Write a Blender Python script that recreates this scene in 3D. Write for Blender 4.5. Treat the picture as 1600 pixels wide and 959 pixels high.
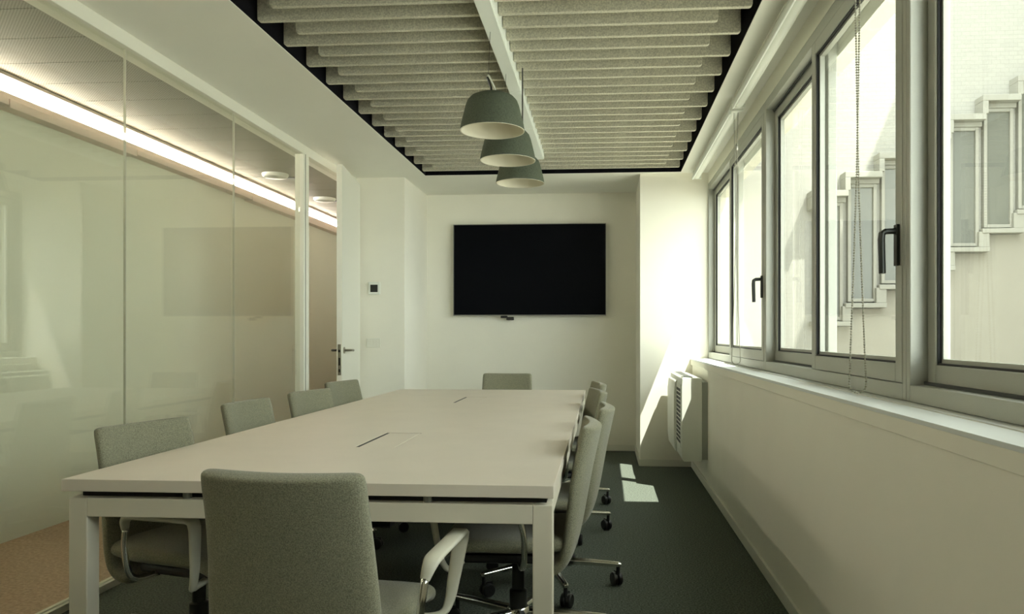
import bpy, bmesh, math, random
from mathutils import Vector, Matrix
random.seed(7)
for o in list(bpy.data.objects): bpy.data.objects.remove(o, do_unlink=True)
scene = bpy.context.scene
COL = scene.collection
PI = math.pi

# ------------------------------------------------------------------ camera
FPX, VPX, VPY, TT, H = 1200.0, 943.0, 524.0, 0.072, 1.17
TH = math.atan(TT); PPX = VPX - FPX*TT
cam_d = bpy.data.cameras.new('camera'); cam = bpy.data.objects.new('camera', cam_d); COL.objects.link(cam)
cam.location = (0, 0, H); cam.rotation_euler = (PI/2, 0, TH)
cam_d.sensor_fit = 'HORIZONTAL'; cam_d.sensor_width = 36; cam_d.lens = FPX/1600*36
cam_d.shift_x = -(PPX-800)/1600; cam_d.shift_y = (VPY-479.5)/1600
cam_d.clip_start = 0.02; cam_d.clip_end = 200
scene.camera = cam

# ------------------------------------------------------------------ light
world = bpy.data.worlds.new('sky'); scene.world = world; world.use_nodes = True
bg = world.node_tree.nodes['Background']
bg.inputs[0].default_value = (0.95, 1.0, 0.99, 1); bg.inputs[1].default_value = 7.3
sun_d = bpy.data.lights.new('sun', 'SUN'); sun = bpy.data.objects.new('sun', sun_d); COL.objects.link(sun)
sun.rotation_euler = Vector((-1, 0.7, -2.5)).to_track_quat('-Z', 'Y').to_euler()
sun.location = (4, -3, 10)
sun_d.energy = 19.0; sun_d.angle = 0.006; sun_d.color = (1.0, 0.98, 0.9)
vs = scene.view_settings
scene.display_settings.display_device = 'sRGB'
vs.view_transform = 'Standard'; vs.look = 'None'; vs.gamma = 1.0; vs.exposure = 0.0; vs.use_curve_mapping = False

# ------------------------------------------------------------------ materials
MATS = {}
def mat(name, col, rough=0.6, metal=0.0, var=0.0, scale=50.0, bump=0.0, bscale=None, spec=0.5, col2=None, emit=0.0, detail=3.0, coat=0.0, sheen=0.0):
    m = bpy.data.materials.new(name); m.use_nodes = True; MATS[name] = m
    nt = m.node_tree; b = nt.nodes['Principled BSDF']
    b.inputs['Base Color'].default_value = (*col, 1); b.inputs['Roughness'].default_value = rough
    b.inputs['Metallic'].default_value = metal; b.inputs['Specular IOR Level'].default_value = spec
    b.inputs['Coat Weight'].default_value = coat; b.inputs['Sheen Weight'].default_value = sheen
    if emit: b.inputs['Emission Color'].default_value = (*col, 1); b.inputs['Emission Strength'].default_value = emit
    if var or bump or col2:
        tc = nt.nodes.new('ShaderNodeTexCoord')
        n = nt.nodes.new('ShaderNodeTexNoise'); n.inputs['Scale'].default_value = scale; n.inputs['Detail'].default_value = detail
        nt.links.new(tc.outputs['Object'], n.inputs['Vector'])
        if var or col2:
            r = nt.nodes.new('ShaderNodeValToRGB')
            c2 = col2 or tuple(c*(1-var) for c in col); c1 = col if col2 else tuple(min(1, c*(1+var)) for c in col)
            r.color_ramp.elements[0].position = 0.32; r.color_ramp.elements[1].position = 0.68
            r.color_ramp.elements[0].color = (*c2, 1); r.color_ramp.elements[1].color = (*c1, 1)
            nt.links.new(n.outputs['Fac'], r.inputs['Fac']); nt.links.new(r.outputs['Color'], b.inputs['Base Color'])
        if bump:
            n2 = n
            if bscale:
                n2 = nt.nodes.new('ShaderNodeTexNoise'); n2.inputs['Scale'].default_value = bscale; n2.inputs['Detail'].default_value = 2
                nt.links.new(tc.outputs['Object'], n2.inputs['Vector'])
            bp = nt.nodes.new('ShaderNodeBump'); bp.inputs['Strength'].default_value = bump; bp.inputs['Distance'].default_value = 0.004
            nt.links.new(n2.outputs['Fac'], bp.inputs['Height']); nt.links.new(bp.outputs['Normal'], b.inputs['Normal'])
    return m
def glass(name, tint=(0.95, 0.97, 0.94), r0=0.04, rmul=0.9, rough=0.0):
    m = bpy.data.materials.new(name); m.use_nodes = True; nt = m.node_tree; nt.nodes.clear()
    out = nt.nodes.new('ShaderNodeOutputMaterial'); mix = nt.nodes.new('ShaderNodeMixShader')
    tr = nt.nodes.new('ShaderNodeBsdfTransparent'); tr.inputs[0].default_value = (*tint, 1)
    gl = nt.nodes.new('ShaderNodeBsdfGlossy'); gl.inputs['Roughness'].default_value = rough
    lw = nt.nodes.new('ShaderNodeLayerWeight'); lw.inputs['Blend'].default_value = 0.5
    p = nt.nodes.new('ShaderNodeMath'); p.operation = 'POWER'; p.inputs[1].default_value = 5.0
    a = nt.nodes.new('ShaderNodeMath'); a.operation = 'MULTIPLY_ADD'; a.inputs[1].default_value = rmul; a.inputs[2].default_value = r0
    nt.links.new(lw.outputs['Facing'], p.inputs[0]); nt.links.new(p.outputs[0], a.inputs[0])
    nt.links.new(a.outputs[0], mix.inputs[0]); nt.links.new(tr.outputs[0], mix.inputs[1]); nt.links.new(gl.outputs[0], mix.inputs[2])
    nt.links.new(mix.outputs[0], out.inputs[0]); MATS[name] = m
    return m
M_WALL = mat('wall_paint', (0.885, 0.86, 0.745), 0.75, var=0.015, scale=3, bump=0.05, bscale=220)
M_CEIL = mat('ceiling_paint', (0.90, 0.89, 0.80), 0.8, var=0.01, scale=3)
M_TRIM = mat('trim_white', (0.80, 0.79, 0.68), 0.5)
M_BLACK = mat('recess_black', (0.006, 0.006, 0.008), 0.9, spec=0.1)
M_FELT = mat('baffle_felt', (0.70, 0.67, 0.535), 0.95, col2=(0.45, 0.43, 0.34), scale=130, bump=0.5, bscale=160, spec=0.1, sheen=0.1)
M_RAIL = mat('rail_white', (0.88, 0.92, 0.86), 0.4)
M_ALU = mat('window_aluminium', (0.40, 0.405, 0.35), 0.42, metal=0.35, var=0.03, scale=400)
M_ALUD = mat('track_dark', (0.05, 0.055, 0.05), 0.6)
M_GASKET_SHADE = mat('gasket_and_shade_black', (0.01, 0.01, 0.01), 0.6)
M_TABLE = mat('table_laminate', (0.66, 0.60, 0.50), 0.42, var=0.02, scale=6, spec=0.4)
M_TFRAME = mat('table_frame', (0.66, 0.62, 0.50), 0.45)
M_FABRIC = mat('chair_fabric', (0.31, 0.30, 0.205), 0.95, col2=(0.15, 0.148, 0.10), scale=330, bump=0.35, bscale=420, spec=0.15, sheen=0.25)
M_PIPING = mat('piping', (0.42, 0.42, 0.33), 0.9)
M_ARM = mat('arm_white', (0.66, 0.64, 0.52), 0.4)
M_CHROME = mat('polished_aluminium', (0.75, 0.75, 0.72), 0.14, metal=1.0)
M_PLASTIC = mat('black_plastic', (0.012, 0.012, 0.012), 0.4)
M_CARPET = mat('carpet', (0.17, 0.19, 0.155), 1.0, col2=(0.058, 0.067, 0.055), scale=120, bump=0.8, bscale=150, spec=0.05)
M_WOOD = mat('corridor_floor', (0.62, 0.44, 0.30), 0.5, col2=(0.40, 0.27, 0.18), scale=60, spec=0.35)
M_CWALL = mat('corridor_wall', (0.78, 0.78, 0.67), 0.7, var=0.015, scale=2)
M_TV = mat('screen_black', (0.003, 0.0035, 0.005), 0.45, spec=0.06)
M_TVF = mat('screen_frame', (0.30, 0.30, 0.27), 0.35, metal=0.5)
M_WHITEP = mat('white_plastic', (0.78, 0.80, 0.72), 0.4)
M_GREYP = mat('grey_plastic', (0.45, 0.48, 0.42), 0.5)
M_DARK = mat('dark_metal', (0.03, 0.032, 0.028), 0.35, metal=0.6)
M_STEEL = mat('brushed_steel', (0.40, 0.37, 0.29), 0.3, metal=0.9)
M_SHADE = mat('shade_felt', (0.105, 0.12, 0.082), 0.9, col2=(0.075, 0.086, 0.06), scale=160, bump=0.25, bscale=300, spec=0.15)
M_SHADEIN = mat('shade_inner', (0.72, 0.68, 0.54), 0.8)
M_SILL = mat('sill_white', (0.70, 0.73, 0.70), 0.45)
M_PANEL = mat('ceiling_panel_metal', (0.33, 0.32, 0.25), 0.6)
M_LED = mat('led_diffuser', (1.0, 0.96, 0.88), 0.5, emit=28.0)
M_LIP = mat('cove_lip', (0.74, 0.62, 0.54), 0.5)
M_PLASTER = mat('exterior_plaster', (0.27, 0.255, 0.21), 0.9, var=0.02, scale=1.5)
M_EXTFR = mat('exterior_frame', (0.27, 0.265, 0.225), 0.7)
M_EXTGL = mat('exterior_pane', (0.125, 0.130, 0.108), 0.25, var=0.05, scale=2)
M_GROUND = mat('courtyard_paving', (0.36, 0.35, 0.30), 0.9, var=0.06, scale=4)
M_JOINT = mat('joint_clear', (0.55, 0.55, 0.45), 0.3)
M_SPACER = mat('spacer_grey', (0.20, 0.20, 0.165), 0.5)
M_GLASS = glass('window_glass', (0.96, 0.98, 0.955), 0.035, 0.85)
M_PGLASS = glass('partition_glass', (0.97, 0.98, 0.94), 0.05, 0.85)
# painted brick facade: colour and shallow relief of bricks far away
def brickwall():
    m = mat('painted_brick', (0.80, 0.79, 0.70), 0.9); nt = m.node_tree; b = nt.nodes['Principled BSDF']
    tc = nt.nodes.new('ShaderNodeTexCoord'); mp = nt.nodes.new('ShaderNodeMapping'); mp.inputs['Rotation'].default_value = (PI/2, 0, 0)
    br = nt.nodes.new('ShaderNodeTexBrick'); br.inputs['Scale'].default_value = 4.0; br.inputs['Mortar Size'].default_value = 0.012
    br.inputs['Color1'].default_value = (0.33, 0.325, 0.285, 1); br.inputs['Color2'].default_value = (0.31, 0.305, 0.27, 1); br.inputs['Mortar'].default_value = (0.26, 0.255, 0.225, 1)
    nt.links.new(tc.outputs['Object'], mp.inputs[0]); nt.links.new(mp.outputs[0], br.inputs[0]); nt.links.new(br.outputs['Color'], b.inputs['Base Color'])
    return m
M_BRICK = brickwall()
# perforated ceiling panel: rows of fine holes as print-scale detail
def perforate(m):
    nt = m.node_tree; b = nt.nodes['Principled BSDF']; tc = nt.nodes.new('ShaderNodeTexCoord')
    sp = nt.nodes.new('ShaderNodeSeparateXYZ'); nt.links.new(tc.outputs['Object'], sp.inputs[0])
    def w(o, k):
        a = nt.nodes.new('ShaderNodeMath'); a.operation = 'MULTIPLY'; a.inputs[1].default_value = k
        s = nt.nodes.new('ShaderNodeMath'); s.operation = 'SINE'; nt.links.new(sp.outputs[o], a.inputs[0]); nt.links.new(a.outputs[0], s.inputs[0]); return s
    x, y = w(0, 2*PI/0.016), w(1, 2*PI/0.016)
    mu = nt.nodes.new('ShaderNodeMath'); mu.operation = 'MULTIPLY'; nt.links.new(x.outputs[0], mu.inputs[0]); nt.links.new(y.outputs[0], mu.inputs[1])
    r = nt.nodes.new('ShaderNodeValToRGB'); r.color_ramp.elements[0].position = 0.25; r.color_ramp.elements[1].position = 0.5
    r.color_ramp.elements[0].color = (0.34, 0.33, 0.255, 1); r.color_ramp.elements[1].color = (0.14, 0.135, 0.10, 1)
    nt.links.new(mu.outputs[0], r.inputs[0]); nt.links.new(r.outputs[0], b.inputs['Base Color'])
perforate(M_PANEL)

# ------------------------------------------------------------------ mesh helpers
def box(bm, x0, x1, y0, y1, z0, z1):
    v = [bm.verts.new(p) for p in ((x0,y0,z0),(x1,y0,z0),(x1,y1,z0),(x0,y1,z0),(x0,y0,z1),(x1,y0,z1),(x1,y1,z1),(x0,y1,z1))]
    for f in ((0,3,2,1),(4,5,6,7),(0,1,5,4),(1,2,6,5),(2,3,7,6),(3,0,4,7)): bm.faces.new([v[i] for i in f])
    return v
def obox(bm, c, ax, ay, az):
    c, ax, ay, az = Vector(c), Vector(ax), Vector(ay), Vector(az)
    s = ((-1,-1,-1),(1,-1,-1),(1,1,-1),(-1,1,-1),(-1,-1,1),(1,-1,1),(1,1,1),(-1,1,1))
    v = [bm.verts.new(c+a*ax+b*ay+d*az) for a, b, d in s]
    for f in ((0,3,2,1),(4,5,6,7),(0,1,5,4),(1,2,6,5),(2,3,7,6),(3,0,4,7)): bm.faces.new([v[i] for i in f])
def boxes(*l):
    bm = bmesh.new()
    for b in l: box(bm, *b)
    return bm
def lathe(bm, prof, n=24, c=(0,0,0), close=True, axis='Z'):
    rings = []
    for r, z in prof:
        ring = []
        for i in range(n):
            a = 2*PI*i/n; p = (r*math.cos(a), r*math.sin(a), z)
            if axis == 'X': p = (p[2], p[0], p[1])
            if axis == 'Y': p = (p[1], p[2], p[0])
            ring.append(bm.verts.new((c[0]+p[0], c[1]+p[1], c[2]+p[2])))
        rings.append(ring)
    for a, b in zip(rings, rings[1:]):
        for i in range(n): bm.faces.new((a[i], a[(i+1)%n], b[(i+1)%n], b[i]))
    if close:
        bm.faces.new(rings[0][::-1]); bm.faces.new(rings[-1])
    return bm
def sweep(bm, path, w, t=None, n=8, up=(1,0,0), cap=True):
    """tube (t None: radius w) or flat band (half width w along `up`, half thickness t) along a path"""
    path = [Vector(p) for p in path]; rings = []
    ws = w if isinstance(w, (list, tuple)) else [w]*len(path)
    for i, p in enumerate(path):
        d = (path[min(i+1, len(path)-1)] - path[max(i-1, 0)]).normalized()
        u = Vector(up); u = (u - d*u.dot(d)).normalized(); s = d.cross(u)
        if t is None: ring = [bm.verts.new(p+(u*math.cos(2*PI*k/n)+s*math.sin(2*PI*k/n))*ws[i]) for k in range(n)]
        else:
            a, b = ws[i], t; c = min(a, b)*0.6
            pts = [(a-c,-b),(a,-b+c),(a,b-c),(a-c,b),(-a+c,b),(-a,b-c),(-a,-b+c),(-a+c,-b)]
            ring = [bm.verts.new(p+u*q+s*r) for q, r in pts]
        rings.append(ring)
    for a, b in zip(rings, rings[1:]):
        m = len(a)
        for k in range(m): bm.faces.new((a[k], a[(k+1)%m], b[(k+1)%m], b[k]))
    if cap: bm.faces.new(rings[0][::-1]); bm.faces.new(rings[-1])
    return bm
def prism(bm, poly, fn, a, b):
    """extrude a 2-D polygon between a and b; fn(u, v, t) -> point"""
    A = [bm.verts.new(fn(u, v, a)) for u, v in poly]; B = [bm.verts.new(fn(u, v, b)) for u, v in poly]
    n = len(poly); bm.faces.new(A[::-1]); bm.faces.new(B)
    for i in range(n): bm.faces.new((A[i], A[(i+1)%n], B[(i+1)%n], B[i]))
    return bm
def smooth_path(pts, n=6):
    P = [Vector(p) for p in pts]; P = [P[0]*2-P[1]] + P + [P[-1]*2-P[-2]]; out = []
    for i in range(1, len(P)-2):
        a, b, c, d = P[i-1:i+3]
        for k in range(n):
            t = k/n; out.append(0.5*((2*b)+(c-a)*t+(2*a-5*b+4*c-d)*t*t+(3*b-a-3*c+d)*t**3))
    out.append(P[-2]); return out
def obj(name, bm, m, parent=None, smooth=False, bevel=0.0, sub=0, auto=None):
    bmesh.ops.recalc_face_normals(bm, faces=bm.faces[:])
    me = bpy.data.meshes.new(name); bm.to_mesh(me); bm.free()
    for mm in (m if isinstance(m, (list, tuple)) else [m]): me.materials.append(mm)
    if smooth or auto:
        for p in me.polygons: p.use_smooth = True
    if auto: me.set_sharp_from_angle(angle=math.radians(auto))
    o = bpy.data.objects.new(name, me); COL.objects.link(o); o.parent = parent
    if bevel:
        b = o.modifiers.new('bevel', 'BEVEL'); b.width = bevel; b.segments = 2; b.limit_method = 'ANGLE'
    if sub:
        s = o.modifiers.new('subsurf', 'SUBSURF'); s.levels = sub; s.render_levels = sub
    return o
def empty(name, loc=(0,0,0), rz=0.0, parent=None):
    o = bpy.data.objects.new(name, None); COL.objects.link(o); o.location = loc; o.rotation_euler = (0,0,rz)
    o.empty_display_size = 0.1; o.parent = parent; return o
def tag(o, label, cat, group=None):
    o['label'] = label; o['category'] = cat
    if group: o['group'] = group
    return o
def struct(o, label=None, cat=None):
    o['kind'] = 'structure'
    if label: o['label'] = label
    if cat: o['category'] = cat
    return o
def copy_tree(o, parent=None):
    c = o.copy(); COL.objects.link(c); c.parent = parent
    for ch in list(o.children): copy_tree(ch, c)
    return c
# pixel -> place on a known plane of the room
def ray(u, v):
    a = (u-PPX)/FPX; return Vector((-math.sin(TH)+a*math.cos(TH), math.cos(TH)+a*math.sin(TH), (VPY-v)/FPX))
def on_x(u, v, x): d = ray(u, v); return Vector((0,0,H)) + d*(x/d.x)
def on_y(u, v, y): d = ray(u, v); return Vector((0,0,H)) + d*(y/d.y)

# ------------------------------------------------------------------ room dimensions
XL, XR, YB, D1, D2, CZ = -2.30, 0.79, -1.3, 6.93, 7.83, 2.62
NX0, NX1 = -1.82, 0.328          # niche side faces
WX, WOUT = 0.93, 1.11            # window frame face, outer wall face
RX0, RX1, RY1 = -1.615, 0.685, 6.88
CW = -3.38                       # corridor wall

# ------------------------------------------------------------------ shell
struct(obj('floor', boxes((XL, WOUT, YB-0.1, D2+0.1, -0.1, 0.0)), M_CARPET), 'dark grey-green carpet floor of the meeting room', 'floor')
struct(obj('floor_corridor', boxes((CW-0.1, XL, YB-0.1, 12.1, -0.1, 0.0)), M_WOOD), 'reddish brown corridor floor beyond the glass wall', 'floor')
ceil = struct(obj('ceiling', boxes((XL-0.06, RX0, YB, D2, CZ, CZ+0.35), (RX1, WOUT, YB, D1, CZ, CZ+0.35), (RX0, RX1, RY1, D2, CZ, CZ+0.35),
        (RX0, RX1, YB, -1.0, CZ, CZ+0.35)), M_CEIL), 'white plaster ceiling with a black recess full of felt baffles', 'ceiling')
obj('recess_lining', boxes((RX0, RX1, -1.0, RY1, CZ+0.33, CZ+0.35), (RX0, RX0+0.004, -1.0, RY1, CZ+0.003, CZ+0.33), (RX1-0.004, RX1, -1.0, RY1, CZ+0.003, CZ+0.33),
        (RX0+0.004, RX1-0.004, RY1-0.004, RY1, CZ+0.003, CZ+0.33)), M_BLACK, ceil)
struct(obj('wall_back', boxes((NX0-0.1, NX1+0.1, D2, D2+0.12, 0, CZ)), M_WALL), 'cream back wall of the niche carrying the screen', 'wall')
struct(obj('wall_back_left', boxes((XL-0.06, NX0, D1, D2, 0, CZ)), M_WALL), 'cream wall pier with thermostat and switch by the glass door', 'wall')
struct(obj('wall_back_right', boxes((NX1, WOUT, D1, D2, 0, CZ+0.35)), M_WALL), 'white pier between the screen niche and the windows', 'wall')
struct(obj('wall_rear', boxes((XL-0.06, WOUT, YB-0.12, YB, 0, CZ+0.35)), M_WALL), 'cream rear wall of the meeting room', 'wall')
struct(obj('wall_right', boxes((XR, WOUT, 0.36, D1, 0, 0.905), (XR+0.1, WOUT, 0.36, D1, 0.905, 0.965), (WX, WOUT, 0.36, D1, 2.52, CZ), (1.03, WOUT, 0.36, D1, 2.40, 2.52), (XR, WOUT, YB, 0.36, 0, CZ)), M_WALL), 'cream parapet wall below and lintel above the windows', 'wall')
struct(obj('window_sill', boxes((0.772, XR+0.1, 0.361, D1-0.002, 0.952, 0.964), (XR+0.1, WX+0.02, 0.361, D1-0.002, 0.9655, 0.967)), M_SILL, bevel=0.002), 'long white window sill under the aluminium windows', 'sill')
struct(obj('trim_1', boxes((0.776, XR-0.0005, 0.361, D1-0.002, 0.908, 0.9515)), M_WALL, bevel=0.002), 'painted apron strip under the white window sill', 'trim')
def base(name, x0, x1, y0, y1): struct(obj(name, boxes((x0, x1, y0, y1, 0, 0.058), (x0, x1, y0, y1, 0.058, 0.06)), M_TRIM, bevel=0.002), 'low white baseboard along the wall', 'baseboard')
base('baseboard_right', XR-0.012, XR, YB, D1-0.012)
base('baseboard_back', NX0+0.012, NX1-0.012, D2-0.012, D2)
base('baseboard_back_right', NX1, XR-0.012, D1-0.012, D1)
base('baseboard_back_left', XL+0.1, NX0, D1-0.012, D1)
base('baseboard_niche_right', NX1-0.012, NX1, D1, D2-0.012)
base('baseboard_niche_left', NX0, NX0+0.012, D1, D2-0.012)

# baffles: long and short ones in turn, notched where the lighting rail runs through
RLX0, RLX1 = -0.552, -0.478
def baffle(x0, x1, notch=True):
    zb, zt, r = CZ+0.004, CZ+0.22, 0.014
    def arc(cx, cz, a0, a1): return [(cx+r*math.cos(math.radians(a0+(a1-a0)*k/3)), cz+r*math.sin(math.radians(a0+(a1-a0)*k/3))) for k in range(4)]
    nz = CZ+0.09
    p = arc(x0+r, zb+r, 180, 270) + ([(RLX0-0.003, zb), (RLX0-0.003, nz), (RLX1+0.003, nz), (RLX1+0.003, zb)] if notch else []) + arc(x1-r, zb+r, 270, 360) + [(x1, zt), (x0, zt)]
    bm = bmesh.new(); prism(bm, p, lambda u, v, t: (u, t, v), -0.013, 0.013); return bm
long_b = obj('baffle', baffle(-1.60, 0.658), M_FELT, ceil, bevel=0.003); short_b = obj('baffle', baffle(-1.478, 0.530), M_FELT, ceil, bevel=0.003)
long_c = obj('baffle', baffle(-1.60, 0.658, False), M_FELT, ceil, bevel=0.003); short_c = obj('baffle', baffle(-1.478, 0.530, False), M_FELT, ceil, bevel=0.003)
used = set()
for k in range(-26, 23):
    yk = 3.462 + 0.1472*k; plain = yk > 6.20 or yk < 0.18
    src = (long_c if plain else long_b) if k % 2 == 0 else (short_c if plain else short_b)
    if src.name not in used: used.add(src.name); b = src
    else: b = src.copy(); COL.objects.link(b); b.parent = ceil
    b.location = (0, 3.462 + 0.1472*k, 0)
hang = boxes(*[(x-0.01, x+0.01, -0.9, RY1-0.02, CZ+0.222, CZ+0.328) for x in (-1.2, 0.25)])
obj('baffle_hanger', hang, M_BLACK, ceil)

# lighting rail
rail = tag(empty('lighting_rail', (0, 0, 2.59)), 'long white linear lighting rail running through the felt baffles', 'light rail')
obj('rail_body', boxes((RLX0, RLX1, 0.2, 6.18, 0.004, 0.11)), M_RAIL, rail, bevel=0.002)
for a, b in ((0.2, 2.7), (2.704, 4.45), (4.454, 5.25), (5.254, 6.18)):
    obj('diffuser', boxes((RLX0+0.004, RLX1-0.004, a+0.002, b-0.002, 0, 0.004)), M_RAIL, rail)

# ------------------------------------------------------------------ glass wall to the corridor
gw = struct(empty('wall_left', (0,0,0)), 'frameless glass partition wall between meeting room and corridor', 'glass wall')
j1, j2 = on_x(195, 500, XL).y, on_x(365, 500, XL).y
joints = [YB, j1-2*(j2-j1), j1-(j2-j1), j1, j2, 5.67]
for a, b in zip(joints, joints[1:]):
    obj('glass_panel', boxes((XL-0.006, XL+0.006, a+0.002, b-0.002, 0.03, 2.55)), M_PGLASS, gw)
for j in joints[1:-1]:
    obj('joint_strip', boxes((XL-0.006, XL+0.006, j-0.0018, j+0.0018, 0.03, 2.55)), M_JOINT, gw)
obj('header_profile', boxes((XL-0.03, XL+0.03, YB, D1, 2.55, CZ)), M_TRIM, gw, bevel=0.003)
obj('floor_channel', boxes((XL-0.025, XL-0.008, YB, 5.67, 0, 0.03), (XL+0.008, XL+0.025, YB, 5.67, 0, 0.03), (XL-0.008, XL+0.008, YB, 5.67, 0, 0.02)), M_TRIM, gw)
obj('door_post', boxes((XL-0.035, XL+0.035, 5.672, 5.775, 0, 2.549)), M_TRIM, gw, bevel=0.003)
obj('gasket', boxes((XL+0.0355, XL+0.037, 5.70, 5.705, 0, 2.549)), M_GASKET_SHADE, gw)
obj('door_jamb', boxes((XL-0.035, XL+0.035, 6.875, D1-0.001, 0, 2.549)), M_TRIM, gw, bevel=0.003)

# door leaf, ajar into the room
hx, hy = -2.262, 6.872; ex, ey = -2.138, 6.03
dl = math.hypot(ex-hx, ey-hy); ang = math.atan2(ey-hy, ex-hx)
door = struct(empty('door_1', (hx, hy, 0), ang), 'tall white door leaf standing ajar beside the glass wall', 'door')
obj('leaf', boxes((0.0, dl, 0, 0.045, 0.008, 2.545)), M_TRIM, door, bevel=0.002)
lk = obj('lock_plate', boxes((dl-0.001, dl+0.002, 0.010, 0.034, 0.85, 1.10)), M_STEEL, door)
obj('latch_bolt', boxes((dl+0.002, dl+0.009, 0.014, 0.030, 1.035, 1.055), (dl+0.002, dl+0.004, 0.016, 0.028, 0.875, 0.90), (dl+0.002, dl+0.004, 0.016, 0.028, 0.93, 0.99)), M_DARK, lk)
def lever(side, m, nm):
    y0 = 0.045 if side > 0 else 0.0
    bm = bmesh.new(); s = side
    if side < 0: box(bm, dl-0.085, dl-0.05, y0-0.008, y0, 0.95, 1.15)
    else: lathe(bm, [(0.026, 0), (0.026, 0.008)], 16, (dl-0.067, y0, 1.05), True, 'Y')
    p = smooth_path([(dl-0.067, y0, 1.05), (dl-0.067, y0+s*0.035, 1.05), (dl-0.08, y0+s*0.052, 1.05), (dl-0.12, y0+s*0.055, 1.05), (dl-0.19, y0+s*0.055, 1.048)], 4)
    sweep(bm, p, 0.0095, None, 8, (0, 0, 1)); obj(nm, bm, m, door, auto=40)
# local +y of the leaf points to one face; which face looks into the room follows from the leaf's turn
lever(1, M_STEEL, 'lever_handle'); lever(-1, M_DARK, 'lever_handle')

# ------------------------------------------------------------------ corridor
cwall = struct(obj('wall_corridor', boxes((CW-0.1, CW, YB-0.1, 12.1, 0, 2.9)), M_CWALL), 'plain cream corridor wall seen through the glass', 'wall')
struct(obj('wall_corridor_end', boxes((CW, XL-0.1, 12.0, 12.1, 0, 2.9), (CW, XL-0.06, YB-0.1, YB, 0, 2.9), (XL-0.06, XL, D2, 12.1, 0, 2.9)), M_CWALL), 'cream corridor end walls', 'wall')
cc = struct(obj('ceiling_corridor', boxes((CW, XL-0.06, YB, 12, 2.66, 2.72), (-2.47, XL-0.06, YB, 12, 2.60, 2.66), (XL-0.06, XL, D2, 12, 2.60, 2.72), (XL-0.06, XL-0.03, YB, D2, 2.55, 2.62)), M_CEIL), 'corridor ceiling of perforated metal panels', 'ceiling')
pm = None
for k in range(40):
    y = 0.62 + 0.325*k - 0.65
    if pm is None: o = pm = obj('ceiling_panel', boxes((-3.33, -2.475, 0.003, 0.322, 2.615, 2.635)), M_PANEL, cc)
    else: o = pm.copy(); COL.objects.link(o); o.parent = cc
    o.location.y = y
    if y > 11.5: break
cove = tag(empty('cove_light', (CW, 4, 2.43)), 'linear cove light glowing along the top of the corridor wall', 'light')
obj('cove_housing', boxes((0.0, 0.11, YB-4, 7.9, 0.166, 0.184)), M_LIP, cove)
obj('cove_diffuser', boxes((0.0, 0.02, YB-4, 7.9, 0.095, 0.165)), M_LED, cove)
obj('cove_shelf', boxes((0.0, 0.075, YB-4, 7.9, 0.06, 0.09)), M_LIP, cove)
ys = [YB-4, on_x(14, 163, CW+0.08).y-4, on_x(214, 240, CW+0.08).y-4, on_x(394, 308, CW+0.08).y-4, 5.6, 7.9]
for i, (a, b) in enumerate(zip(ys, ys[1:])):
    obj('cove_lip', boxes((0.0, 0.085, a+0.004, b-0.004, 0.02 if i % 2 == 0 else 0.008, 0.058)), M_LIP, cove, bevel=0.003)
for i, (x, y) in enumerate(((-2.93, 6.68), (-2.93, 7.90))):
    d = bmesh.new(); lathe(d, [(0.02, -0.038), (0.10, -0.03), (0.115, -0.012), (0.115, 0.0)], 24)
    r = tag(empty('ceiling_disc', (x, y, 2.614)), 'round white ceiling disc on the corridor panels nearer the glass door' if i == 0 else 'round white ceiling disc on the corridor panels far down the corridor', 'ceiling fitting')
    obj('disc_cover', d, M_WHITEP, r, auto=40); obj('mounting_bar', boxes((-0.16, 0.16, 0.14, 0.19, -0.006, 0)), M_DARK, r)

# ------------------------------------------------------------------ windows
def frame_bm(y0, y1, z0, z1, x0, x1, w, wb=None):
    wb = wb or w
    return boxes((x0, x1, y0, y0+w, z0, z1), (x0, x1, y1-w, y1, z0, z1), (x0, x1, y0+w, y1-w, z0, z0+wb), (x0, x1, y0+w, y1-w, z1-w, z1))
def sash(win, y0, y1, x0, x1, handle=None):
    z0, z1 = 1.022, 2.462; w = 0.055
    s = obj('sash', frame_bm(y0, y1, z0, z1, x0, x1, w, 0.06), M_ALU, win, bevel=0.004)
    g = 0.006; xm = (x0+x1)/2
    obj('gasket', frame_bm(y0+w, y1-w, z0+0.06, z1-w, x0+0.006, xm+0.006, g), M_GASKET_SHADE, s)
    obj('glazing_bead', frame_bm(y0+w+g, y1-w-g, z0+0.06+g, z1-w-g, xm-0.004, x1-0.004, 0.012), M_ALU, s)
    obj('pane', boxes((xm+0.004, xm+0.010, y0+w+0.008, y1-w-0.008, z0+0.068, z1-w-0.008)), M_GLASS, s)
    if handle:
        hb = bmesh.new(); yc = y0+0.028; zc = 1.465
        box(hb, x0-0.010, x0, yc-0.014, yc+0.014, zc-0.075, zc+0.055)
        sweep(hb, [(x0-0.006, yc, zc+0.035), (x0-0.040, yc, zc+0.033), (x0-0.050, yc, zc+0.027), (x0-0.052, yc, zc+0.01), (x0-0.049, yc, zc-0.10)], [0.012, 0.012, 0.013, 0.013, 0.011], 0.0095, up=(0, 1, 0))
        obj('handle', hb, M_DARK, s, bevel=0.002)
units = [(4.52, D1-0.001), (2.44, 4.52), (0.36, 2.44)]
names = ['aluminium sliding window next to the white pier', 'aluminium sliding window with the bead chain hanging before it', 'aluminium sliding window beside the bead-chain window, away from the pier', 'aluminium sliding window by the rear wall']
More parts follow.
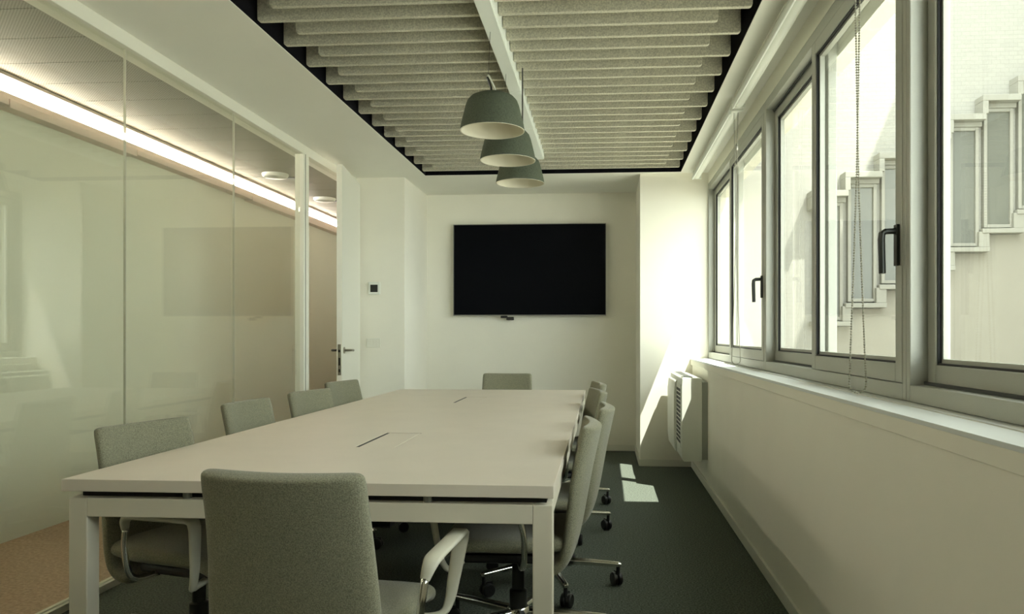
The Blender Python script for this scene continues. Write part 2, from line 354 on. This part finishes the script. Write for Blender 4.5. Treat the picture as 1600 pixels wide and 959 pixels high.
for i, (y0, y1) in enumerate(units):
    win = struct(empty('window_%d' % (i+1), (0,0,0)), names[i], 'window')
    ym = (y0+y1)/2; fw = 0.028
    bm = boxes((WX, 1.03, y0+0.001, y0+fw, 0.968, 2.52), (WX, 1.03, y1-fw, y1-0.001, 0.968, 2.52), (WX, 1.03, y0+fw, y1-fw, 0.968, 1.020), (WX, 1.03, y0+fw, y1-fw, 2.464, 2.52))
    obj('window_frame', bm, M_ALU, win, bevel=0.003)
    obj('track', boxes((0.972, 0.978, y0+fw, y1-fw, 1.020, 1.030), (0.972, 0.978, y0+fw, y1-fw, 2.454, 2.464)), M_ALUD, win)
    sash(win, y0+fw+0.001, ym+0.03, WX-0.002, WX+0.040, handle=True)
    sash(win, ym-0.03, y1-fw-0.001, WX+0.052, WX+0.092)

# roller blinds
def blind(y0, y1, label, chain_y, zlow):
    r = tag(empty('roller_blind', (0.80, y0, 2.57)), label, 'blind', 'rolled-up blinds above the windows'); L = y1-y0
    bm = bmesh.new(); lathe(bm, [(0.034, 0.03), (0.034, L-0.03)], 24, (0.01, 0, 0), True, 'Y'); obj('fabric_roll', bm, M_WHITEP, r, auto=40)
    obj('fascia', boxes((-0.012, 0.075, 0.0, L, 0.037, 0.049)), M_CEIL, r)
    for y in (0.006, L-0.03): obj('bracket', boxes((-0.02, 0.05, y, y+0.022, -0.035, 0.037)), M_WHITEP, r, bevel=0.004)
    obj('bottom_rail', boxes((-0.032, -0.022, 0.035, L-0.035, -0.045, -0.018)), M_RAIL, r, bevel=0.003)
    # bead chain: two strands and a loop at the bottom
    bm = bmesh.new(); z0 = -0.03; zb = zlow-2.57; pts = []
    yc = chain_y-y0
    def strand(t, s):   # t 0 top .. 1 bottom; the strands cross once on their way down
        return Vector((0.012 + s*(0.012 - 0.026*t if t < 0.5 else -0.001 - 0.058*(t-0.5)**1.2), yc, z0 + (zb+0.03-z0)*t))
    n = int((z0-zb)/0.0085)
    for k in range(n+1): pts.append(strand(k/n, 1))
    a, b = strand(1, 1), strand(1, -1); rr = (a.x-b.x)/2
    for k in range(1, 10): an = PI*k/10; pts.append(Vector(((a.x+b.x)/2+rr*math.cos(an), yc, a.z-0.028*math.sin(an))))
    for k in range(n+1): pts.append(strand(1-k/n, -1))
    for p in pts:
        m = Matrix.Translation(p); bmesh.ops.create_icosphere(bm, subdivisions=1, radius=0.0038, matrix=m)
    sweep(bm, pts, 0.0009, None, 4, (0, 1, 0), False)
    c = obj('bead_chain', bm, M_STEELCHAIN, r); c['kind'] = 'stuff'
    cb = bmesh.new(); lathe(cb, [(0.003, -0.012), (0.0055, -0.008), (0.0055, 0.008), (0.003, 0.012)], 8, (0.018, yc, -0.25)); obj('chain_connector', cb, M_WHITEP, r, auto=40)
M_STEELCHAIN = mat('chain_beads', (0.30, 0.29, 0.22), 0.4)
blind(4.74, 6.80, 'rolled white roller blind above the window beside the pier', 4.79, 0.99)
blind(2.50, 4.70, 'rolled white roller blind with a long bead chain over the sill', on_x(1348, 400, 0.828).y, 0.985)
blind(0.40, 2.46, 'rolled white roller blind above the window by the rear part of room', 0.45, 0.99)

# ------------------------------------------------------------------ outside
struct(obj('courtyard_ground', boxes((WOUT, 14, -6, 12, -0.6, -0.5)), M_GROUND), 'pale paved courtyard outside the windows', 'ground')
struct(obj('wall_facade', boxes((WOUT-0.10, WOUT, -4, YB-0.12, -0.6, 6), (WOUT-0.02, WOUT, YB-0.12, 9.0, -0.6, -0.1), (0.6, WOUT, YB-0.12, D2, CZ+0.36, 6), (0.6, WOUT, D2, 11.9, -0.6, 6)), M_PLASTER), 'outer facade of the building around the windows', 'wall')
struct(obj('sun_block_slab', boxes((WOUT, 3.4, -4, 3.99, 5.0, 5.2)), M_PLASTER), 'added unseen slab high above the windows, blocking the sun', 'sun blocker')  # unseen slab added to keep direct sun off the nearer windows
YE = 12.0
struct(obj('facade_shade_block', boxes((7.5, 13, 6.5, 11.99, -0.6, 12.5)), M_PLASTER), 'added tall block out of view, shading the stair building', 'building')  # out-of-view block added to put the lower stair facade in shade
stair = tag(empty('stair_building', (1.2, YE, -0.5)), 'pale stairwell building with stepped tall windows outside', 'building')
obj('wall', boxes((0.0, 14, 0, 0.3, 0, 9.5)), M_BRICK, stair)
dxs = 0.4955; dzs = 0.2755
fx0 = 3.687-1.2; fz0 = 1.677+0.5
def stair_window(i):
    x = fx0 + dxs*i; z = fz0 + dzs*i; W, Hh = 0.425, 1.78
    f = obj('stair_window', frame_bm2(x, x+W, z, z+Hh), M_EXTFR, stair, bevel=0.006)
    obj('pane', boxes((x+0.05, x+W-0.05, -0.05, -0.02, z+0.05, z+Hh-0.05)), M_EXTGL, f)
    obj('head_ledge', boxes((x-0.09, x+W+0.03, -0.26, 0, z+Hh+0.07, z+Hh+0.16), (x-0.03, x+W+0.03, -0.12, 0, z+Hh, z+Hh+0.07), (x-0.09, x-0.01, -0.26, 0, z+Hh-0.12, z+Hh+0.07)), M_EXTFR, f, bevel=0.008)
    obj('foot_ledge', boxes((x-0.06, x+W+0.12, -0.18, 0, z-0.09, z-0.02), (x+W-0.03, x+W+0.12, -0.16, 0, z-0.02, z+0.21)), M_EXTFR, f, bevel=0.008)
def frame_bm2(x0, x1, z0, z1):
    w = 0.05
    return boxes((x0, x0+w, -0.09, 0, z0, z1), (x1-w, x1, -0.09, 0, z0, z1), (x0+w, x1-w, -0.09, 0, z0, z0+w), (x0+w, x1-w, -0.09, 0, z1-w, z1))
for i in range(-1, 9): stair_window(i)
p = [(fx0-1.4, 0.02)]
obj('plaster_panel', boxes(*[(fx0+dxs*i, fx0+dxs*(i+1), -0.02, 0, 0.0, fz0+dzs*i-0.1) for i in range(-1, 12)]), M_PLASTER, stair)

# ------------------------------------------------------------------ table
TX0, TX1, TY0, TY1, TZ = -1.62, -0.142, 2.19, 6.06, 0.74
tbl = tag(empty('conference_table', ((TX0+TX1)/2, (TY0+TY1)/2, 0)), 'long pale conference table with two flush cable hatches', 'table')
ox, oy = (TX0+TX1)/2, (TY0+TY1)/2
hatches = [(-0.958, -0.800, 2.905, 3.345), (-0.965, -0.815, 4.86, 5.32)]
xs = sorted({TX0, TX1} | {v for h in hatches for v in h[:2]}); ysv = sorted({TY0, TY1} | {v for h in hatches for v in h[2:]})
bm = bmesh.new(); vd = {}
def tv(x, y, z):
    k = (round(x, 4), round(y, 4), z)
    if k not in vd: vd[k] = bm.verts.new((x-ox, y-oy, z))
    return vd[k]
def hole(x, y): return any(a < x < b and c < y < d for a, b, c, d in hatches)
cells = {}
for i in range(len(xs)-1):
    for j in range(len(ysv)-1):
        cells[i, j] = not hole((xs[i]+xs[i+1])/2, (ysv[j]+ysv[j+1])/2)
z0, z1 = TZ-0.036, TZ
for (i, j), s in cells.items():
    if not s: continue
    a, b, c, d = xs[i], xs[i+1], ysv[j], ysv[j+1]
    bm.faces.new((tv(a,c,z1), tv(b,c,z1), tv(b,d,z1), tv(a,d,z1))); bm.faces.new((tv(a,c,z0), tv(a,d,z0), tv(b,d,z0), tv(b,c,z0)))
    for di, dj, p, q in ((-1,0,(a,d),(a,c)), (1,0,(b,c),(b,d)), (0,-1,(a,c),(b,c)), (0,1,(b,d),(a,d))):
        if not cells.get((i+di, j+dj), False): bm.faces.new((tv(*p,z1), tv(*p,z0), tv(*q,z0), tv(*q,z1)))
obj('tabletop', bm, M_TABLE, tbl, bevel=0.0015)
for a, b, c, d in hatches:
    obj('cable_hatch', boxes((a-ox+0.016, b-ox-0.003, c-oy+0.0008, d-oy-0.013, TZ-0.02, TZ-0.0005)), M_TABLE, tbl, bevel=0.001)
    obj('brush_shade_strip', boxes((a-ox+0.0005, a-ox+0.0155, c-oy+0.001, d-oy-0.001, TZ-0.03, TZ-0.002)), M_GASKET_SHADE, tbl)  # black brush and back liner also paint in the slots' shade
    obj('slot_shade_liner', boxes((a-ox+0.016, b-ox-0.0005, d-oy-0.0125, d-oy-0.0003, TZ-0.03, TZ-0.002)), M_GASKET_SHADE, tbl)
    obj('hatch_box', boxes((a-ox-0.01, b-ox+0.01, c-oy-0.01, d-oy+0.01, TZ-0.12, TZ-0.037)), M_PLASTIC, tbl)
fx0_, fx1_, fy0_, fy1_ = TX0+0.014-ox, TX1-0.004-ox, TY0+0.012-oy, TY1-0.012-oy
LB = 0.058; bz0, bz1 = 0.626, 0.682
for y in (fy0_, fy1_-LB): obj('end_beam', boxes((fx0_+LB, fx1_-LB, y, y+LB, bz0, bz1)), M_TFRAME, tbl, bevel=0.002)
for x in (fx0_, fx1_-LB): obj('side_beam', boxes((x+0.004, x+0.054, fy0_+LB, fy1_-LB, bz0+0.01, bz1)), M_TFRAME, tbl, bevel=0.002)
for y in (fy0_+0.036, fy1_-0.058): obj('gap_shade_strip', boxes((fx0_+0.02, fx1_-0.02, y, y+0.022, bz1, z0)), M_GASKET_SHADE, tbl)  # black strips paint in the shade of the gap under the top
for x in (fx0_+0.02, fx1_-0.032): obj('gap_shade_strip', boxes((x, x+0.012, fy0_+0.045, fy1_-0.045, bz1, z0)), M_GASKET_SHADE, tbl)
obj('cross_beam', boxes((fx0_+0.054, fx1_-0.054, -0.03, 0.03, bz0+0.01, bz1)), M_TFRAME, tbl, bevel=0.002)
for x in (fx0_, fx1_-LB):
    for y in (fy0_, fy1_-LB): obj('leg', boxes((x, x+LB, y, y+LB, 0, bz1)), M_TFRAME, tbl, bevel=0.003)
for x in (-0.366, 0.366):
    for y in (fy0_+0.022, 0.0, fy1_-0.022):
        b = bmesh.new(); lathe(b, [(0.013, bz1-0.001), (0.013, z0+0.0005)], 16, (x, y, 0)); obj('spacer', b, M_SPACER, tbl)
obj('cable_tray', boxes((-0.14, 0.14, -1.5, 1.5, 0.50, 0.505), (-0.14, -0.135, -1.5, 1.5, 0.505, 0.57), (0.135, 0.14, -1.5, 1.5, 0.505, 0.57)), M_PLASTIC, tbl)
for y in (-1.4, -0.5, 0.5, 1.4):
    for x in (-0.135, 0.135): obj('tray_hanger', boxes((x-0.005, x+0.005, y-0.01, y+0.01, 0.57, z0)), M_PLASTIC, tbl)

# ------------------------------------------------------------------ chairs
def shell(stations, half, nx, t):
    """closed upholstered shell: stations = list of (y, z, halfwidth, dish_y, dish_z); thickness t along the profile normal"""
    bm = bmesh.new(); n = len(stations); F, B = [], []
    for i, (y, z, w, dy, dz) in enumerate(stations):
        a = stations[max(i-1, 0)]; c = stations[min(i+1, n-1)]
        d = Vector((0, c[0]-a[0], c[1]-a[1])).normalized(); nrm = Vector((0, -d.z, d.y))
        fr, br = [], []
        for k in range(nx+1):
            s = -1+2*k/nx; q = s*s
            p = Vector((w*s, y+dy*q, z+dz*q)); th = t*(1-0.25*q*q)
            fr.append(bm.verts.new(p+nrm*th/2)); br.append(bm.verts.new(p-nrm*th/2))
        F.append(fr); B.append(br)
    for i in range(n-1):
        for k in range(nx):
            bm.faces.new((F[i][k], F[i][k+1], F[i+1][k+1], F[i+1][k])); bm.faces.new((B[i][k], B[i+1][k], B[i+1][k+1], B[i][k+1]))
        for k in (0, nx): bm.faces.new((F[i][k], F[i+1][k], B[i+1][k], B[i][k]))
    for i in (0, n-1):
        for k in range(nx): bm.faces.new((F[i][k], B[i][k], B[i][k+1], F[i][k+1]))
    return bm
def make_chair():
    c = empty('office_chair')
    # backrest runs from the top edge down and curls under the seat
    prof = [(-0.297, 0.842, 0.206, 0.034, 0.004), (-0.294, 0.832, 0.213, 0.036, 0), (-0.282, 0.775, 0.214, 0.038, 0), (-0.262, 0.69, 0.217, 0.038, 0), (-0.242, 0.58, 0.224, 0.034, 0),
            (-0.222, 0.47, 0.230, 0.026, 0), (-0.204, 0.40, 0.232, 0.016, 0), (-0.178, 0.352, 0.230, 0.008, 0), (-0.135, 0.328, 0.226, 0, 0.004), (-0.10, 0.325, 0.222, 0, 0.006)]
    obj('backrest', shell(prof, 0, 8, 0.052), M_FABRIC, c, smooth=True, sub=2)
    seat = [(-0.205, 0.43, 0.20, 0, 0.0), (-0.185, 0.425, 0.222, 0, 0.004), (-0.10, 0.412, 0.232, 0, 0.008), (0.0, 0.410, 0.236, 0, 0.010), (0.12, 0.416, 0.236, 0, 0.008), (0.21, 0.412, 0.232, 0, 0.004), (0.255, 0.395, 0.225, 0, 0), (0.27, 0.372, 0.212, 0, 0)]
    obj('seat', shell(seat, 0, 8, 0.060), M_FABRIC, c, smooth=True, sub=2)
    obj('seat_pan', boxes((-0.17, 0.17, -0.10, 0.20, 0.345, 0.379)), M_PLASTIC, c, bevel=0.012)
    for s in (-1, 1):
        p = smooth_path([(s*0.282, -0.035, 0.530), (s*0.290, -0.025, 0.560), (s*0.294, 0.005, 0.577), (s*0.296, 0.10, 0.582), (s*0.296, 0.255, 0.585)], 5)
        q = [(s*0.296, 0.268, 0.579), (s*0.294, 0.272, 0.560)] + smooth_path([(s*0.289, 0.268, 0.53), (s*0.276, 0.255, 0.44), (s*0.268, 0.243, 0.385), (s*0.255, 0.225, 0.352), (s*0.225, 0.205, 0.345), (s*0.16, 0.19, 0.350)], 4)
        bm = bmesh.new(); pts = p + [Vector(v) for v in q]; n = len(pts)
        ws = [0.013 + 0.012*min(1, i/10) if i < 20 else max(0.012, 0.025-0.0009*(i-20)) for i in range(n)]
        sweep(bm, pts, ws, 0.0085, up=(1, 0.0001, 0.3*0))
        a = obj('armrest', bm, M_ARM, c, smooth=True, auto=50)
        bm = bmesh.new(); sweep(bm, smooth_path([(s*0.282, -0.034, 0.533), (s*0.276, -0.045, 0.47), (s*0.262, -0.045, 0.385), (s*0.235, -0.035, 0.352), (s*0.16, -0.02, 0.352)], 4), 0.011, None, 10, (0, 1, 0))
        obj('arm_post', bm, M_CHROME, a, smooth=True)
    bm = bmesh.new(); lathe(bm, [(0.034, 0.10), (0.034, 0.20), (0.024, 0.205), (0.024, 0.345)], 20); obj('gas_column', bm, M_DARK, c, auto=40)
    bm = bmesh.new(); lathe(bm, [(0.040, 0.088), (0.046, 0.10), (0.046, 0.128), (0.038, 0.138)], 20); obj('hub', bm, M_CHROME, c, auto=40)
    for k in range(5):
        a = PI/2 + 2*PI*k/5 + math.radians(36); d = Vector((math.cos(a), math.sin(a), 0)); sd = Vector((-d.y, d.x, 0))
        bm = bmesh.new(); secs = [(0.038, 0.118, 0.020, 0.016), (0.20, 0.111, 0.016, 0.013), (0.335, 0.103, 0.013, 0.010), (0.348, 0.101, 0.009, 0.007)]
        rings = []
        for r, z, w, hh in secs: rings.append([bm.verts.new(d*r+sd*u*w+Vector((0, 0, z+v*hh))) for u, v in ((-1,-1),(1,-1),(1,0.4),(0.55,1),(-0.55,1),(-1,0.4))])
        for p, q in zip(rings, rings[1:]):
            for m in range(6): bm.faces.new((p[m], p[(m+1)%6], q[(m+1)%6], q[m]))
        bm.faces.new(rings[0][::-1]); bm.faces.new(rings[-1])
        leg = obj('leg', bm, M_CHROME, c, bevel=0.002)
        bm = bmesh.new(); wd = (sd*math.cos(0.6*k)+d*math.sin(0.6*k)).normalized(); base_ = d*0.332
        fw = Vector((-wd.y, wd.x, 0)); cc_ = base_+fw*0.018
        for sgn in (-1, 1):
            rr = [[bm.verts.new(cc_ + wd*(sgn*o) + (fw*math.cos(2*PI*m/16)+Vector((0,0,1))*math.sin(2*PI*m/16))*r + Vector((0,0,0.031))) for m in range(16)] for o, r in ((0.004, 0.029), (0.006, 0.031), (0.019, 0.031), (0.024, 0.026))]
            for p, q in zip(rr, rr[1:]):
                for m in range(16): bm.faces.new((p[m], p[(m+1)%16], q[(m+1)%16], q[m]))
            bm.faces.new(rr[0][::-1]); bm.faces.new(rr[-1])
        obox(bm, cc_+Vector((0, 0, 0.050)), fw*0.024, wd*0.004, Vector((0, 0, 0.016)))
        lathe(bm, [(0.009, 0.055), (0.009, 0.094)], 10, base_)
        obj('castor', bm, M_PLASTIC, leg, auto=40)
    return c
G = 'grey-green office chairs around the conference table'
proto = make_chair(); first = [True]
def chair(x, y, rz, label):
    o = proto if first[0] else copy_tree(proto); first[0] = False
    o.location = (x, y, 0); o.rotation_euler = (0, 0, math.radians(rz)); tag(o, label, 'chair', G); return o
# rz 0 faces +Y (towards the screen wall); -90 faces +X; 90 faces -X
chair(-0.745, 2.045, -5, 'grey-green chair at the table end facing the wall screen, its back turned to the room')
chair(-0.82, 6.27, 180, 'grey-green chair at the table end directly under the wall screen')
chair(-1.47, 2.70, -106, 'turned grey-green chair on the glass-wall side, at the corner far from the screen')
chair(-1.52, 3.70, -95, 'grey-green chair on the glass-wall side, third along the table from the door')
chair(-1.478, 4.38, -102, 'grey-green chair on the glass-wall side, second along the table from the door')
chair(-1.61, 5.32, -102, 'grey-green chair on the glass-wall side, closest to the white door')
chair(-0.325, 2.92, 91, 'grey-green chair on the window side, at the corner far from the screen')
chair(-0.265, 3.60, 90, 'grey-green chair on the window side, third along the table from the screen')
chair(-0.30, 4.57, 100, 'grey-green chair on the window side, second along the table from the screen')
chair(-0.30, 5.28, 99, 'grey-green chair on the window side, closest to the wall-mounted screen')

# ------------------------------------------------------------------ pendant lamps
M_CABLE = mat('cable_dark', (0.06, 0.06, 0.05), 0.6)
M_HOOK = mat('hook_light', (0.62, 0.62, 0.52), 0.4)
def make_pendant():
    r = empty('pendant_lamp')
    out = [(0.150, 0.0), (0.1505, 0.006), (0.146, 0.03), (0.135, 0.075), (0.125, 0.115), (0.116, 0.138), (0.100, 0.156), (0.076, 0.167), (0.04, 0.172), (0.012, 0.173)]
    inn = [(0.012, 0.166), (0.04, 0.165), (0.074, 0.160), (0.096, 0.150), (0.111, 0.134), (0.120, 0.112), (0.130, 0.074), (0.141, 0.03), (0.145, 0.006), (0.146, 0.0)]
    b = bmesh.new(); lathe(b, out, 40, (0,0,0), False); s = obj('shade', b, M_SHADE, r, smooth=True)
    b = bmesh.new(); lathe(b, inn, 40, (0,0,0), False); obj('shade_lining', b, M_SHADEIN, r, smooth=True)
    b = bmesh.new(); lathe(b, [(0.1455, 0.0004), (0.1455, -0.001), (0.1505, -0.001), (0.1505, 0.0004)], 40, (0,0,0), False); obj('rim', b, M_SHADEIN, r)
    b = bmesh.new(); lathe(b, [(0.022, 0.060), (0.022, 0.165)], 16); obj('lamp_socket', b, M_WHITEP, r, auto=40)
    b = bmesh.new(); sweep(b, [(0.024, 0, 0.169), (-0.004, 0, 0.232), (-0.016, 0, 0.256), (-0.022, 0, 0.260)], 0.008, 0.0042, up=(0, 1, 0)); obj('hook', b, M_HOOK, r, bevel=0.0005)
    b = bmesh.new(); sweep(b, [(-0.004, 0, 0.170), (-0.006, 0, 0.205), (-0.018, 0, 0.238), (-0.024, 0, 0.252)], 0.0055, None, 8, (0, 1, 0)); obj('hook_stem', b, M_DARK, r)
    return r
pend = make_pendant()
plabels = ['green-grey felt bell pendant hanging in front of the other two, hook showing on top', 'green-grey felt bell pendant in the middle of the three', 'green-grey felt bell pendant closest to the wall screen']
for i, y in enumerate((3.56, 4.14, 4.76)):
    o = pend if i == 0 else copy_tree(pend); zz = 2.118 if i != 0 else 2.125
    o.location = (-0.518, y, zz); tag(o, plabels[i], 'lamp', 'felt pendant lamps under the lighting rail')
    b = bmesh.new(); sweep(b, [(-0.020, 0, 0.252), (-0.010, 0, 2.588-zz)], 0.0011, None, 6); obj('cable', b, M_CABLE, o)
    if i == 1:
        b = bmesh.new(); sweep(b, smooth_path([(0.080, 0.0, 2.618-zz), (0.080, 0, 0.23), (0.075, 0, 0.205), (0.03, 0, 0.19), (0.0, 0, 0.17)], 5), 0.004, None, 8, (0, 1, 0)); obj('power_cord', b, M_CABLE, o)

# ------------------------------------------------------------------ screen, wall fittings
a, b_ = on_y(707, 351, D2-0.06), on_y(947, 493, D2-0.06)
tvx0, tvx1, tvz0, tvz1 = a.x+0.01, b_.x, b_.z, a.z
tv_ = tag(empty('wall_screen', ((tvx0+tvx1)/2, D2, tvz0)), 'large black flat screen mounted on the niche wall', 'television')
hw, hh = (tvx1-tvx0)/2, tvz1-tvz0
obj('screen_housing', boxes((-hw+0.012, hw-0.012, -0.055, -0.025, 0.012, hh-0.012)), M_PLASTIC, tv_)
obj('wall_mount', boxes((-0.3, 0.3, -0.025, -0.0005, 0.25, hh-0.25)), M_PLASTIC, tv_)
obj('bezel', boxes((-hw, -hw+0.006, -0.068, -0.05, 0, hh), (hw-0.006, hw, -0.068, -0.05, 0, hh), (-hw+0.006, hw-0.006, -0.068, -0.05, 0, 0.010), (-hw+0.006, hw-0.006, -0.068, -0.05, hh-0.006, hh)), M_TVF, tv_)
obj('display', boxes((-hw+0.006, hw-0.006, -0.065, -0.056, 0.010, hh-0.006)), M_TV, tv_)
mx = on_y(790, 497, D2-0.06).x-(tvx0+tvx1)/2
mb = boxes((mx-0.05, mx+0.02, -0.075, -0.045, -0.022, 0.0), (mx+0.01, mx+0.085, -0.085, -0.05, -0.045, -0.012)); obj('sensor_bar', mb, M_PLASTIC, tv_, bevel=0.006)
th = tag(empty('thermostat', (-2.101, D1, 1.602-0.06)), 'small wall thermostat with a dark square display', 'thermostat')
obj('cover', boxes((-0.055, 0.055, -0.014, -0.0005, 0.005, 0.12)), M_WHITEP, th, bevel=0.004); obj('display', boxes((-0.034, 0.034, -0.016, -0.0142, 0.026, 0.094)), M_DARK, th)
sw = tag(empty('light_switch', (-2.107, D1, 1.106-0.045)), 'cream light switch plate below the thermostat', 'switch')
obj('plate', boxes((-0.065, 0.065, -0.009, -0.0005, 0, 0.085)), M_TRIM, sw, bevel=0.003)
for k in (-1, 0, 1): obj('rocker', boxes((k*0.028-0.0125, k*0.028+0.0125, -0.0125, -0.0092, 0.02, 0.065)), M_TRIM, sw, bevel=0.001)

# ------------------------------------------------------------------ fan coil unit on the right wall
ac = tag(empty('fan_coil_unit', (XR, 5.88, 0.215)), 'white wall-hung fan coil unit with a dark grille under the sill', 'air conditioner')
AL = 0.99
obj('mounting_frame', boxes((-0.045, -0.0005, 0.02, AL-0.01, 0.012, 0.60)), M_GREYP, ac, bevel=0.003)
bm = bmesh.new(); prism(bm, [(-0.046, 0.0), (-0.046, 0.63), (-0.185, 0.635), (-0.195, 0.625), (-0.200, 0.55), (-0.200, 0.06), (-0.19, 0.01), (-0.18, 0.0)], lambda u, v, t: (u, t, v), 0, AL); body = obj('body', bm, M_WHITEP, ac, bevel=0.004)
bm = bmesh.new(); prism(bm, [(-0.2005, 0.02), (-0.2005, 0.60), (-0.216, 0.585), (-0.226, 0.50), (-0.226, 0.12), (-0.215, 0.03)], lambda u, v, t: (u, t, v), 0.36, AL-0.02); obj('front_panel', bm, M_WHITEP, ac, bevel=0.006)
gr = obj('grille', boxes((-0.2055, -0.2005, 0.03, 0.345, 0.10, 0.58)), M_WHITEP, ac)
for c_ in range(2):
    for k in range(13): obj('grille_slot', boxes((-0.2068, -0.2056, 0.045+c_*0.15, 0.175+c_*0.15, 0.130+k*0.033, 0.151+k*0.033)), M_GASKET_SHADE, gr)
tvn = obj('top_vent', boxes((-0.18, -0.11, 0.05, AL-0.1, 0.6335, 0.640)), M_GREYP, ac)
for k in range(5): obj('vent_slot', boxes((-0.173+k*0.012, -0.166+k*0.012, 0.06, AL-0.11, 0.6405, 0.6415)), M_GASKET_SHADE, tvn)
